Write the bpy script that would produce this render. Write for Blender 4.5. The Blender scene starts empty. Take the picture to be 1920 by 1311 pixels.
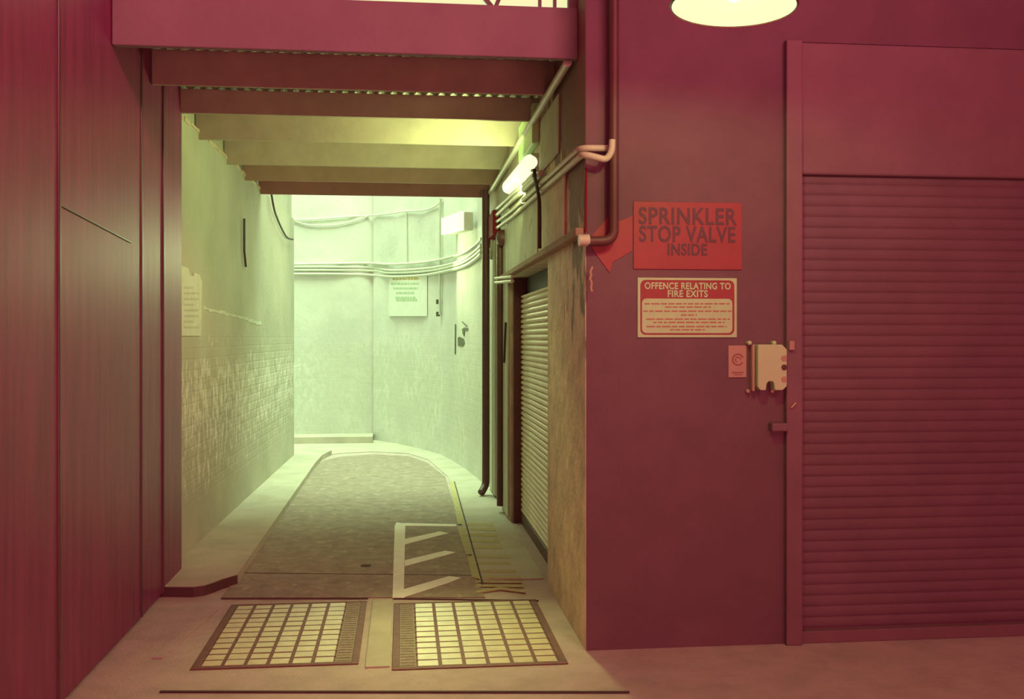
import bpy, bmesh, math, random
from mathutils import Vector
S = bpy.context.scene
COL = S.collection
random.seed(7)
R = math.radians

# ------------------------------------------------------------------ camera
W, HPX, F = 1920.0, 1311.0, 1867.0
EYE = 1.5
YAW = math.atan((960.0 - 755.0) / F)
HORIZON = 633.0
cam_d = bpy.data.cameras.new('camera')
cam = bpy.data.objects.new('camera', cam_d)
COL.objects.link(cam)
cam.location = (0, 0, EYE)
cam.rotation_euler = (R(90), 0, -YAW)
cam_d.sensor_width = 36.0
cam_d.lens = 36.0 * F / W
cam_d.shift_y = -(655.5 - HORIZON) / W
cam_d.clip_start = 0.05
S.camera = cam
S.view_settings.view_transform = 'Standard'
S.view_settings.look = 'None'
S.view_settings.gamma = 1.0
S.view_settings.use_curve_mapping = False
S.view_settings.exposure = 0.0
try:
    S.cycles.use_denoising = True
    S.cycles.max_bounces = 8
    S.cycles.sample_clamp_indirect = 4.0
except Exception:
    pass

# ------------------------------------------------------------------ world: even red ambient, added for the overall fogged red cast
wd = bpy.data.worlds.new('world')
S.world = wd
wd.use_nodes = True
bg = wd.node_tree.nodes['Background']
bg.inputs[0].default_value = (1.0, 0.20, 0.235, 1)
bg.inputs[1].default_value = 0.45


def lamp(name, kind, loc, energy, color, rot=(0, 0, 0), size=None, size_y=None, radius=None, spread=None):
    l = bpy.data.lights.new(name, kind)
    l.energy = energy
    l.color = color
    if kind == 'AREA':
        l.size = size
        if size_y:
            l.shape = 'RECTANGLE'
            l.size_y = size_y
        if spread:
            l.spread = R(spread)
    elif radius:
        l.shadow_soft_size = radius
    o = bpy.data.objects.new(name, l)
    COL.objects.link(o)
    o.location = loc
    o.rotation_euler = rot
    return o


# open yard behind the passage, lit green-white from above
lamp('yard_light', 'AREA', (-0.6, 12.6, 9.0), 1600, (0.66, 1.0, 0.56), (R(-4), 0, 0), 4.4, 4.6)
# tube on the right wall of the passage: across and up under the joists, and down to the paving
lamp('tube_glow', 'AREA', (0.70, 6.75, 2.50), 34, (0.78, 1.0, 0.34), (0, R(112), R(-38)), 0.12, 0.7)
lamp('tube_glow_down', 'AREA', (0.66, 6.42, 2.50), 4.4, (0.88, 1.0, 0.32), (R(-36), 0, R(-20)), 0.12, 0.4, spread=48)
# lamp on the curved yard wall, shining back along the passage
lamp('bulkhead_glow', 'AREA', (0.12, 11.9, 2.45), 20, (0.80, 1.0, 0.45), (R(-82), 0, R(-10)), 0.5, 0.3)
# unseen red fills added behind the camera for the fogged red cast
lamp('red_fill', 'AREA', (1.6, -1.6, 0.9), 90, (1.0, 0.20, 0.23), (R(92), 0, R(24)), 3.0, 1.0)
lamp('red_fill_high', 'AREA', (2.4, -0.8, 4.9), 105, (1.0, 0.28, 0.31), (R(88), 0, R(34)), 4.0, 0.6, spread=95)

# ------------------------------------------------------------------ pixel rays onto real planes


def ray(px, py):
    u = (px - 960.0) / F
    v = (HORIZON - py) / F
    c, s = math.cos(YAW), math.sin(YAW)
    return Vector((u * c + s, c - u * s, v))


def onx(px, py, X):
    d = ray(px, py)
    return Vector((0, 0, EYE)) + d * (X / d.x)


def ony(px, py, Y):
    d = ray(px, py)
    return Vector((0, 0, EYE)) + d * (Y / d.y)


def onz(px, py, Z=0.0):
    d = ray(px, py)
    return Vector((0, 0, EYE)) + d * ((Z - EYE) / d.z)


# ------------------------------------------------------------------ materials


def mat(name, color, rough=0.8, var=0.12, scale=6.0, bump=0.15, bscale=40.0, metal=0.0, spec=0.5,
        second=None, second_scale=3.0, second_lo=0.5, second_hi=0.6, streak=False, brick=None):
    m = bpy.data.materials.new(name)
    m.use_nodes = True
    nt = m.node_tree
    n = nt.nodes
    b = n['Principled BSDF']
    b.inputs['Roughness'].default_value = rough
    b.inputs['Metallic'].default_value = metal
    b.inputs['Specular IOR Level'].default_value = spec
    tc = n.new('ShaderNodeTexCoord')
    mp = n.new('ShaderNodeMapping')
    nt.links.new(tc.outputs['Object'], mp.inputs[0])
    if streak:
        mp.inputs['Scale'].default_value = (3, 3, 0.25)
    nz = n.new('ShaderNodeTexNoise')
    nz.inputs['Scale'].default_value = scale
    nz.inputs['Detail'].default_value = 6
    nz.inputs['Roughness'].default_value = 0.62
    nt.links.new(mp.outputs[0], nz.inputs['Vector'])
    rp = n.new('ShaderNodeValToRGB')
    rp.color_ramp.elements[0].position = 0.3
    rp.color_ramp.elements[1].position = 0.7
    lo = [max(0, c * (1 - var)) for c in color]
    hi = [min(1, c * (1 + var)) for c in color]
    rp.color_ramp.elements[0].color = (*lo, 1)
    rp.color_ramp.elements[1].color = (*hi, 1)
    nt.links.new(nz.outputs[0], rp.inputs[0])
    col = rp.outputs[0]
    if second:
        n2 = n.new('ShaderNodeTexNoise')
        n2.inputs['Scale'].default_value = second_scale
        n2.inputs['Detail'].default_value = 8
        n2.inputs['Roughness'].default_value = 0.7
        nt.links.new(tc.outputs['Object'], n2.inputs['Vector'])
        r2 = n.new('ShaderNodeValToRGB')
        r2.color_ramp.elements[0].position = second_lo
        r2.color_ramp.elements[1].position = second_hi
        nt.links.new(n2.outputs[0], r2.inputs[0])
        mx = n.new('ShaderNodeMixRGB')
        nt.links.new(r2.outputs[0], mx.inputs[0])
        nt.links.new(col, mx.inputs[1])
        mx.inputs[2].default_value = (*second, 1)
        col = mx.outputs[0]
        m['mask'] = r2.name
    nt.links.new(col, b.inputs['Base Color'])
    if bump:
        nb = n.new('ShaderNodeTexNoise')
        nb.inputs['Scale'].default_value = bscale
        nb.inputs['Detail'].default_value = 5
        nt.links.new(tc.outputs['Object'], nb.inputs['Vector'])
        bp = n.new('ShaderNodeBump')
        bp.inputs['Strength'].default_value = bump
        bp.inputs['Distance'].default_value = 0.02
        nt.links.new(nb.outputs[0], bp.inputs['Height'])
        nt.links.new(bp.outputs[0], b.inputs['Normal'])
    return m


def brick_wall(name, paint, worn, zlo, zhi, axis='yz', amount=0.5, bump=0.5):
    """old painted brick: paint flakes off in a band between two heights, courses show as relief"""
    m = bpy.data.materials.new(name)
    m.use_nodes = True
    nt = m.node_tree
    n = nt.nodes
    b = n['Principled BSDF']
    b.inputs['Roughness'].default_value = 0.75
    b.inputs['Specular IOR Level'].default_value = 0.25
    tc = n.new('ShaderNodeTexCoord')
    sp = n.new('ShaderNodeSeparateXYZ')
    nt.links.new(tc.outputs['Object'], sp.inputs[0])
    cb = n.new('ShaderNodeCombineXYZ')
    nt.links.new(sp.outputs[1 if axis == 'yz' else 0], cb.inputs[0])
    nt.links.new(sp.outputs[2], cb.inputs[1])
    bt = n.new('ShaderNodeTexBrick')
    bt.inputs['Scale'].default_value = 1.0
    bt.inputs['Brick Width'].default_value = 0.225
    bt.inputs['Row Height'].default_value = 0.075
    bt.inputs['Mortar Size'].default_value = 0.010
    bt.inputs['Mortar Smooth'].default_value = 0.6
    bt.inputs['Color1'].default_value = (1, 1, 1, 1)
    bt.inputs['Color2'].default_value = (0.8, 0.8, 0.8, 1)
    bt.inputs['Mortar'].default_value = (0, 0, 0, 1)
    nt.links.new(cb.outputs[0], bt.inputs['Vector'])
    # band of wear between the two heights
    fc = n.new('ShaderNodeFloatCurve')
    mr = n.new('ShaderNodeMapRange')
    nt.links.new(sp.outputs[2], mr.inputs['Value'])
    mr.inputs['From Min'].default_value = zlo
    mr.inputs['From Max'].default_value = zhi
    nt.links.new(mr.outputs[0], fc.inputs['Value'])
    cvs = fc.mapping.curves[0]
    cvs.points[0].location = (0, 0)
    cvs.points[1].location = (1, 0)
    cvs.points.new(0.3, 0.8)
    cvs.points.new(0.6, 1.0)
    cvs.points.new(0.85, 0.35)
    fc.mapping.update()
    band = n.new('ShaderNodeMath')
    band.operation = 'MULTIPLY'
    nt.links.new(fc.outputs[0], band.inputs[0])
    band.inputs[1].default_value = 0.17
    nz = n.new('ShaderNodeTexNoise')
    nz.inputs['Scale'].default_value = 11.0
    nz.inputs['Detail'].default_value = 9
    nz.inputs['Roughness'].default_value = 0.72
    mp = n.new('ShaderNodeMapping')
    mp.inputs['Scale'].default_value = (1.3, 1.3, 0.7)
    nt.links.new(tc.outputs['Object'], mp.inputs[0])
    nt.links.new(mp.outputs[0], nz.inputs['Vector'])
    ad = n.new('ShaderNodeMath')
    ad.operation = 'ADD'
    nt.links.new(nz.outputs[0], ad.inputs[0])
    nt.links.new(band.outputs[0], ad.inputs[1])
    rp = n.new('ShaderNodeValToRGB')
    rp.color_ramp.elements[0].position = 0.60 + 0.1 * (0.5 - amount)
    rp.color_ramp.elements[1].position = 0.70 + 0.1 * (0.5 - amount)
    nt.links.new(ad.outputs[0], rp.inputs[0])
    big = n.new('ShaderNodeTexNoise')
    big.inputs['Scale'].default_value = 1.6
    big.inputs['Detail'].default_value = 5
    nt.links.new(tc.outputs['Object'], big.inputs['Vector'])
    r3 = n.new('ShaderNodeValToRGB')
    r3.color_ramp.elements[0].position = 0.32
    r3.color_ramp.elements[1].position = 0.7
    r3.color_ramp.elements[0].color = (*[c * 0.86 for c in paint], 1)
    r3.color_ramp.elements[1].color = (*[min(1, c * 1.08) for c in paint], 1)
    nt.links.new(big.outputs[0], r3.inputs[0])
    mx = n.new('ShaderNodeMixRGB')
    nt.links.new(rp.outputs[0], mx.inputs[0])
    nt.links.new(r3.outputs[0], mx.inputs[1])
    mx.inputs[2].default_value = (*worn, 1)
    nt.links.new(mx.outputs[0], b.inputs['Base Color'])
    b1 = n.new('ShaderNodeBump')
    b1.inputs['Strength'].default_value = bump
    b1.inputs['Distance'].default_value = 0.012
    bh = n.new('ShaderNodeMath')
    bh.operation = 'MULTIPLY'
    nt.links.new(bt.outputs['Color'], bh.inputs[0])
    nt.links.new(fc.outputs[0], bh.inputs[1])
    nt.links.new(bh.outputs[0], b1.inputs['Height'])
    b2 = n.new('ShaderNodeBump')
    b2.inputs['Strength'].default_value = 0.5
    b2.inputs['Distance'].default_value = 0.02
    nt.links.new(nz.outputs[0], b2.inputs['Height'])
    nt.links.new(b1.outputs[0], b2.inputs['Normal'])
    nt.links.new(b2.outputs[0], b.inputs['Normal'])
    return m


def near_pier():
    """plaster pier: dark maroon paint left on its upper part with a torn lower edge"""
    m = mat('peeling_pier', (0.76, 0.62, 0.48), 0.7, 0.25, 6, 0.4, 20)
    nt = m.node_tree
    n = nt.nodes
    b = n['Principled BSDF']
    old = b.inputs['Base Color'].links[0].from_socket
    tc = n.new('ShaderNodeTexCoord')
    sp = n.new('ShaderNodeSeparateXYZ')
    nt.links.new(tc.outputs['Object'], sp.inputs[0])
    mp = n.new('ShaderNodeMapping')
    mp.inputs['Scale'].default_value = (3, 3, 1.1)
    nt.links.new(tc.outputs['Object'], mp.inputs[0])
    nz = n.new('ShaderNodeTexNoise')
    nz.inputs['Scale'].default_value = 3.2
    nz.inputs['Detail'].default_value = 7
    nt.links.new(mp.outputs[0], nz.inputs['Vector'])
    a = n.new('ShaderNodeMath')
    a.operation = 'MULTIPLY_ADD'
    nt.links.new(sp.outputs[2], a.inputs[0])
    a.inputs[1].default_value = 0.30
    a.inputs[2].default_value = -0.56
    c = n.new('ShaderNodeMath')
    c.operation = 'MULTIPLY_ADD'
    nt.links.new(sp.outputs[1], c.inputs[0])
    c.inputs[1].default_value = -0.28
    c.inputs[2].default_value = 1.47
    d = n.new('ShaderNodeMath')
    nt.links.new(a.outputs[0], d.inputs[0])
    nt.links.new(c.outputs[0], d.inputs[1])
    e = n.new('ShaderNodeMath')
    nt.links.new(d.outputs[0], e.inputs[0])
    nt.links.new(nz.outputs[0], e.inputs[1])
    r = n.new('ShaderNodeValToRGB')
    r.color_ramp.elements[0].position = 0.55
    r.color_ramp.elements[1].position = 0.61
    nt.links.new(e.outputs[0], r.inputs[0])
    x = n.new('ShaderNodeMixRGB')
    nt.links.new(r.outputs[0], x.inputs[0])
    nt.links.new(old, x.inputs[1])
    x.inputs[2].default_value = (0.24, 0.10, 0.10, 1)
    nt.links.new(x.outputs[0], b.inputs['Base Color'])
    return m


def emit(name, color, strength):
    m = bpy.data.materials.new(name)
    m.use_nodes = True
    b = m.node_tree.nodes['Principled BSDF']
    b.inputs['Base Color'].default_value = (0.02, 0.02, 0.02, 1)
    b.inputs['Roughness'].default_value = 0.4
    b.inputs['Emission Color'].default_value = (*color, 1)
    b.inputs['Emission Strength'].default_value = strength
    return m


M = {
    'yard': brick_wall('yard_painted_brick', (0.74, 0.75, 0.72), (0.65, 0.67, 0.60), -0.4, 1.9, 'xz', 0.45, 0.08),
    'left': brick_wall('passage_painted_brick', (0.55, 0.54, 0.46), (0.82, 0.82, 0.76), 0.28, 1.62, 'yz', 0.2, 0.28),
    'right': mat('flaking_plaster', (0.68, 0.58, 0.46), 0.7, 0.25, 5, 0.35, 22, second=(0.24, 0.17, 0.14), second_scale=4,
                 second_lo=0.60, second_hi=0.68),
    'front': mat('maroon_painted_wall', (0.185, 0.095, 0.13), 0.75, 0.10, 4, 0.1, 60),
    'frontframe': mat('maroon_door_frame', (0.23, 0.125, 0.16), 0.6, 0.10, 4, 0.05, 60),
    'shutter': mat('dull_red_shutter_steel', (0.19, 0.10, 0.135), 0.55, 0.12, 3, 0.04, 60),
    'hoarding': mat('dark_sheet_metal', (0.23, 0.04, 0.12), 0.45, 0.25, 5, 0.05, 8, spec=0.3, streak=True),
    'hoardseam': mat('dark_seam_strip', (0.10, 0.045, 0.05), 0.4, 0.2, 5, 0.0),
    'joist': mat('old_timber_joist', (0.42, 0.36, 0.30), 0.8, 0.12, 4, 0.1, 30),
    'joistdim': mat('dimmed_timber_joist', (0.38, 0.25, 0.20), 0.8, 0.12, 4, 0.1, 30),  # darker joist copy: the weaker light further in is put into the colour
    'joistshade': mat('shaded_timber_joist', (0.33, 0.15, 0.15), 0.8, 0.12, 4, 0.1, 30),  # darkest joist copy: shade at the last joist painted into the colour
    'lintel': mat('painted_lintel', (0.27, 0.20, 0.22), 0.8, 0.10, 3, 0.1, 30),
    'deck': mat('corrugated_iron', (0.45, 0.42, 0.38), 0.6, 0.15, 6, 0.05, 30),
    'concrete': mat('worn_concrete', (0.54, 0.44, 0.43), 0.85, 0.16, 5, 0.25, 60, second=(0.40, 0.33, 0.29), second_scale=5,
                    second_lo=0.60, second_hi=0.74),
    'pavement': mat('pavement_concrete', (0.54, 0.50, 0.43), 0.85, 0.14, 3, 0.2, 60),
    'asphalt': mat('worn_asphalt', (0.35, 0.28, 0.24), 0.85, 0.22, 9, 0.4, 90, second=(0.52, 0.45, 0.37), second_scale=11,
                   second_lo=0.55, second_hi=0.68),
    'joint': mat('dirt_joint', (0.09, 0.06, 0.06), 0.9, 0.2, 8, 0.1),
    'wpaint': mat('white_road_paint', (0.92, 0.92, 0.84), 0.7, 0.06, 12, 0.1, 80),
    'ypaint': mat('worn_yellow_road_paint', (0.50, 0.43, 0.21), 0.75, 0.12, 14, 0.1, 80, second=(0.36, 0.30, 0.22), second_scale=26,
                  second_lo=0.54, second_hi=0.66),
    'iron': mat('cast_iron_frame', (0.20, 0.075, 0.08), 0.6, 0.2, 20, 0.15, 60, spec=0.4),
    'glassblock': mat('pavement_glass', (0.74, 0.68, 0.48), 0.35, 0.16, 9, 0.15, 30, spec=0.6),
    'perf': mat('perforated_steel', (0.34, 0.27, 0.22), 0.55, 0.2, 30, 0.5, 160, spec=0.5),
    'pipe': mat('painted_pipe', (0.62, 0.60, 0.50), 0.5, 0.10, 10, 0.05, 40),
    'yardpipe': mat('white_painted_pipe', (0.66, 0.70, 0.60), 0.5, 0.06, 10, 0.05, 40),
    'darkpipe': mat('dark_red_pipe', (0.12, 0.045, 0.05), 0.5, 0.15, 10, 0.05, 40),
    'cable': mat('dark_cable', (0.07, 0.045, 0.05), 0.6, 0.1, 10, 0),
    'board': mat('painted_fascia_board', (0.52, 0.52, 0.42), 0.7, 0.16, 5, 0.2, 25, second=(0.26, 0.20, 0.16), second_scale=5,
                 second_lo=0.60, second_hi=0.70, streak=True),
    'whitebox': mat('cream_plastic', (0.56, 0.76, 0.44), 0.45, 0.05, 5, 0.03, 40),
    'red': mat('red_enamel', (0.24, 0.02, 0.035), 0.8, 0.08, 6, 0.03, 40, spec=0.1),
    'sidecurtain': mat('bare_steel_slats', (0.82, 0.74, 0.58), 0.5, 0.10, 4, 0.05, 40, spec=0.5),
    'signred': mat('red_sign_enamel', (0.34, 0.055, 0.065), 0.5, 0.07, 12, 0.0),
    'signdark': mat('dark_sign_lettering', (0.13, 0.05, 0.08), 0.6, 0.05, 10, 0.0),
    'signcream': mat('cream_sign_face', (0.50, 0.76, 0.44), 0.5, 0.06, 12, 0.0),
    'signprint': mat('brown_small_print', (0.47, 0.20, 0.15), 0.6, 0.05, 10, 0.0),
    'plate': mat('grey_pink_plate', (0.50, 0.33, 0.28), 0.5, 0.08, 8, 0.0),
    'platemark': mat('plate_print', (0.30, 0.12, 0.11), 0.6, 0.05, 8, 0.0),
    'paper': mat('weathered_paper', (0.72, 0.76, 0.68), 0.9, 0.08, 10, 0.1, 30),
    'noticeface': mat('bleached_notice', (0.80, 0.82, 0.78), 0.85, 0.04, 8, 0.0),
    'paperink': mat('faded_print', (0.62, 0.66, 0.57), 0.9, 0.08, 10, 0.0),
    'orangeink': mat('faded_orange_print', (0.56, 0.44, 0.20), 0.9, 0.08, 10, 0.0),
    'greenink': mat('faded_green_print', (0.47, 0.60, 0.42), 0.9, 0.08, 10, 0.0),
    'darkink': mat('dark_spray_paint', (0.14, 0.15, 0.10), 0.9, 0.2, 10, 0.0),
    'shade': mat('dark_enamel_shade', (0.12, 0.03, 0.03), 0.4, 0.1, 5, 0.0),
    'brass': mat('scuffed_brass', (0.60, 0.42, 0.22), 0.4, 0.1, 5, 0.0),
    'enamel_in': emit('lit_lamp_interior', (0.93, 1.0, 0.50), 0.95),
    'bulb': emit('lit_bulb', (1.0, 1.0, 0.72), 1.6),
    'tube': emit('lit_tube_cover', (1.0, 1.0, 0.62), 1.15),
    'farlight': emit('lit_far_cover', (1.0, 1.0, 0.72), 1.05),
    'pane': emit('lit_window_pane', (0.93, 0.97, 0.50), 0.9),
}

# ------------------------------------------------------------------ mesh building


class MB:
    def __init__(s):
        s.v, s.f = [], []

    def add(s, vs, fs):
        k = len(s.v)
        s.v += [Vector(p) for p in vs]
        s.f += [tuple(i + k for i in f) for f in fs]
        return s

    def box(s, x0, x1, y0, y1, z0, z1):
        vs = [(x, y, z) for z in (z0, z1) for y in (y0, y1) for x in (x0, x1)]
        return s.add(vs, [(0, 2, 3, 1), (4, 5, 7, 6), (0, 1, 5, 4), (2, 6, 7, 3), (0, 4, 6, 2), (1, 3, 7, 5)])

    def prism(s, pts, off):
        """closed solid: polygon pts swept by vector off"""
        off = Vector(off)
        pts = [Vector(p) for p in pts]
        n = len(pts)
        vs = pts + [p + off for p in pts]
        fs = [tuple(range(n)), tuple(range(2 * n - 1, n - 1, -1))]
        fs += [(i, i + n, (i + 1) % n + n, (i + 1) % n) for i in range(n)]
        return s.add(vs, fs)

    def bar(s, a, b, w, h, up=(0, 0, 1)):
        a, b, up = Vector(a), Vector(b), Vector(up)
        d = (b - a).normalized()
        r = d.cross(up).normalized()
        u = r.cross(d).normalized()
        p = [a + r * sx * w / 2 + u * sz * h / 2 for sx, sz in ((-1, -1), (1, -1), (1, 1), (-1, 1))]
        return s.prism(p, b - a)

    def tube(s, pts, r, n=10):
        pts = [Vector(p) for p in pts]
        rings = []
        prev = None
        for i, p in enumerate(pts):
            d = (pts[min(i + 1, len(pts) - 1)] - pts[max(i - 1, 0)]).normalized()
            if prev is None:
                a = d.orthogonal().normalized()
            else:
                a = (prev - d * prev.dot(d))
                a = a.normalized() if a.length > 1e-6 else d.orthogonal().normalized()
            prev = a
            b = d.cross(a)
            rings.append([p + (a * math.cos(t) + b * math.sin(t)) * r for t in [2 * math.pi * k / n for k in range(n)]])
        vs = [q for ring in rings for q in ring]
        fs = []
        for i in range(len(pts) - 1):
            for k in range(n):
                fs.append((i * n + k, i * n + (k + 1) % n, (i + 1) * n + (k + 1) % n, (i + 1) * n + k))
        fs.append(tuple(range(n - 1, -1, -1)))
        fs.append(tuple((len(pts) - 1) * n + k for k in range(n)))
        return s.add(vs, fs)

    def lathe(s, c, prof, n=40, ax=(0, 0, 1), cap0=False, cap1=False):
        c, ax = Vector(c), Vector(ax).normalized()
        a = ax.orthogonal().normalized()
        b = ax.cross(a)
        vs = []
        for r, h in prof:
            for k in range(n):
                t = 2 * math.pi * k / n
                vs.append(c + ax * h + (a * math.cos(t) + b * math.sin(t)) * r)
        fs = []
        for i in range(len(prof) - 1):
            for k in range(n):
                fs.append((i * n + k, i * n + (k + 1) % n, (i + 1) * n + (k + 1) % n, (i + 1) * n + k))
        if cap0:
            fs.append(tuple(range(n - 1, -1, -1)))
        if cap1:
            fs.append(tuple((len(prof) - 1) * n + k for k in range(n)))
        return s.add(vs, fs)

    def build(s, name, material, parent=None, loc=None, smooth=False, bevel=0.0, solid=0.0):
        """parent: a thing (its place is the origin of the mesh) or None (loc, default the base of the mesh)"""
        if parent is not None:
            org = world_of(parent)
        elif loc is not None:
            org = Vector(loc)
        else:
            lo = [min(p[i] for p in s.v) for i in range(3)]
            hi = [max(p[i] for p in s.v) for i in range(3)]
            org = Vector(((lo[0] + hi[0]) / 2, (lo[1] + hi[1]) / 2, lo[2]))
        me = bpy.data.meshes.new(name)
        me.from_pydata([tuple(p - org) for p in s.v], [], s.f)
        bm = bmesh.new()
        bm.from_mesh(me)
        bmesh.ops.recalc_face_normals(bm, faces=bm.faces)
        bm.to_mesh(me)
        bm.free()
        me.materials.append(M[material] if isinstance(material, str) else material)
        o = bpy.data.objects.new(name, me)
        COL.objects.link(o)
        if parent is not None:
            o.parent = parent
        else:
            o.location = org
        if smooth:
            me.polygons.foreach_set('use_smooth', [True] * len(me.polygons))
            try:
                me.set_sharp_from_angle(angle=R(40))
            except Exception:
                pass
        if solid:
            md = o.modifiers.new('solid', 'SOLIDIFY')
            md.thickness = solid
            md.offset = 0
        if bevel:
            md = o.modifiers.new('bevel', 'BEVEL')
            md.width = bevel
            md.segments = 2
            md.limit_method = 'ANGLE'
        return o


def world_of(o):
    v = Vector((0, 0, 0))
    while o is not None:
        v += o.location
        o = o.parent
    return v


def tag(o, label, cat, group=None, kind=None):
    o['label'] = label
    o['category'] = cat
    if group:
        o['group'] = group
    if kind:
        o['kind'] = kind
    return o


def thing(name, label, cat, loc, group=None):
    o = bpy.data.objects.new(name, None)
    o.empty_display_size = 0.1
    COL.objects.link(o)
    o.location = loc
    return tag(o, label, cat, group)


def struct(o):
    o['kind'] = 'structure'
    return o


def fillet(pts, r=0.06, n=5):
    pts = [Vector(p) for p in pts]
    out = [pts[0]]
    for i in range(1, len(pts) - 1):
        a, b, c = pts[i - 1], pts[i], pts[i + 1]
        k = min(r, (a - b).length * 0.45, (c - b).length * 0.45)
        p0 = b + (a - b).normalized() * k
        p1 = b + (c - b).normalized() * k
        for j in range(n + 1):
            t = j / n
            out.append(p0 * (1 - t) ** 2 + b * 2 * t * (1 - t) + p1 * t * t)
    out.append(pts[-1])
    return out


def spline(pts, n=6):
    """smooth the row of points (Catmull-Rom)"""
    out = []
    for i in range(len(pts) - 1):
        a = pts[max(i - 1, 0)]
        b, c = pts[i], pts[i + 1]
        e = pts[min(i + 2, len(pts) - 1)]
        for j in range(n):
            t_ = j / n
            out.append(0.5 * ((2 * b) + (c - a) * t_ + (2 * a - 5 * b + 4 * c - e) * t_ ** 2 + (3 * b - a - 3 * c + e) * t_ ** 3))
    out.append(pts[-1])
    return out


def letters(name, s, cap, cx, zc, y, material, parent, width=None, bold=0.0, depth=0.002):
    """raised lettering on a wall that faces the street (-Y); centred at cx, zc"""
    cu = bpy.data.curves.new(name, 'FONT')
    cu.body = s
    cu.align_x = 'CENTER'
    cu.align_y = 'CENTER'
    cu.size = cap / 0.70
    cu.extrude = depth / 2
    cu.offset = bold
    cu.space_character = 1.08
    t = bpy.data.objects.new(name + '_curve', cu)
    COL.objects.link(t)
    dg = bpy.context.evaluated_depsgraph_get()
    me = bpy.data.meshes.new_from_object(t.evaluated_get(dg))
    bpy.data.objects.remove(t)
    xs = [v.co.x for v in me.vertices]
    ys = [v.co.y for v in me.vertices]
    w, mx, my = max(xs) - min(xs), (max(xs) + min(xs)) / 2, (max(ys) + min(ys)) / 2
    k = (width / w) if width else 1.0
    org = world_of(parent)
    for v in me.vertices:
        x, yy, z = (v.co.x - mx) * k, v.co.y - my, v.co.z
        v.co = Vector((cx + x, y - z, zc + yy)) - org
    me.materials.clear()
    me.materials.append(M[material])
    o = bpy.data.objects.new(name, me)
    COL.objects.link(o)
    o.parent = parent
    return o


def print_lines(mb, to3d, rows, x0, x1, hgt, off):
    """rows of illegible small print: (centre height 0..1, start, end) with gaps between words"""
    for v, a, b in rows:
        x = a
        while x < b:
            w = random.uniform(0.03, 0.09)
            e = min(b, x + w)
            p = [to3d(x, v - hgt), to3d(e, v - hgt), to3d(e, v + hgt), to3d(x, v + hgt)]
            mb.prism(p, off)
            x = e + 0.014


# ------------------------------------------------------------------ setting: ground
XR = 0.87
YF = 4.70
XH = -1.375
hy1 = onx(339, 600, XH).y


def XL(y):
    return -1.44 + (y - 6.5) * 0.0193


struct(MB().box(-9, 9, -6, 17, -0.2, 0.0).build('floor', 'concrete', loc=(0, 0, 0)))

road = [onz(*p) for p in ((415, 1122), (432, 1100), (455, 1075), (520, 980), (590, 878), (606, 864), (640, 857), (700, 853), (765, 856),
                          (800, 868), (835, 895), (862, 985), (895, 1090), (910, 1122))]
road = [Vector((p.x, p.y, 0.0)) for p in road]
struct(MB().prism(road, (0, 0, 0.006)).build('asphalt_road', 'asphalt', loc=(0, 0, 0)))

# left pavement with its rounded low end
ends = [onz(*p, 0.06) for p in ((330, 1098), (362, 1100), (384, 1097), (402, 1091), (417, 1085))]
lp = [(XL(ends[0].y) - 0.02, ends[0].y)] + [(p.x, p.y) for p in ends[1:]] + [(-1.0, ends[-1].y + 0.10), (-1.0, 11.6), (-0.98, 12.4), (-0.9, 12.9),
                                                                        (XL(12.9), 12.9)]
struct(MB().prism([(x, y, 0.0) for x, y in lp], (0, 0, 0.06)).build('pavement_left', 'pavement', loc=(0, 0, 0)))
mb = MB()
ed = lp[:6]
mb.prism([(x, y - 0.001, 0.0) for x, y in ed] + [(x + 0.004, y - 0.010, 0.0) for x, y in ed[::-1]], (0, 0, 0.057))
struct(mb.build('trim_shade', 'hoardseam', loc=(0, 0, 0)))  # dark plate added so the kerb end reads as a shaded hollow
# far pavement sweeping round behind the road
fp = [onz(*p, 0.03) for p in ((552, 846), (600, 842), (700, 837), (770, 842), (812, 856), (845, 885), (868, 930), (905, 905), (880, 886),
                              (850, 866), (825, 853), (790, 843), (745, 833), (700, 826), (552, 823))]
kerb_line = [onz(*p, 0.03) for p in ((540, 862), (640, 848), (740, 850), (800, 862), (838, 895), (868, 990), (905, 1110), (918, 1128))]


# ------------------------------------------------------------------ setting: walls
def wall_strip(name, plan, z0, z1, thick, material):
    """wall along a plan polyline; thickness to the right of its direction"""
    pts = [Vector((x, y, 0)) for x, y in plan]
    outer = []
    for i, p in enumerate(pts):
        d = (pts[min(i + 1, len(pts) - 1)] - pts[max(i - 1, 0)]).normalized()
        outer.append(p + Vector((d.y, -d.x, 0)) * thick)
    mb = MB()
    n = len(pts)
    vs = [(p.x, p.y, z) for z in (z0, z1) for p in pts] + [(p.x, p.y, z) for z in (z0, z1) for p in outer]
    fs = []
    for i in range(n - 1):
        fs.append((i, i + 1, n + i + 1, n + i))
        fs.append((2 * n + i + 1, 2 * n + i, 3 * n + i, 3 * n + i + 1))
        fs.append((n + i, n + i + 1, 3 * n + i + 1, 3 * n + i))
        fs.append((i + 1, i, 2 * n + i, 2 * n + i + 1))
    fs.append((0, n, 3 * n, 2 * n))
    fs.append((n - 1, 3 * n - 1 - n + n - n, 4 * n - 1, 2 * n - 1) if False else (n - 1, 3 * n - 1, 4 * n - 1, 2 * n - 1))
    mb.add(vs, fs)
    return struct(mb.build(name, material, loc=(0, 0, 0)))


ZLEDGE = 2.95
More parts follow.
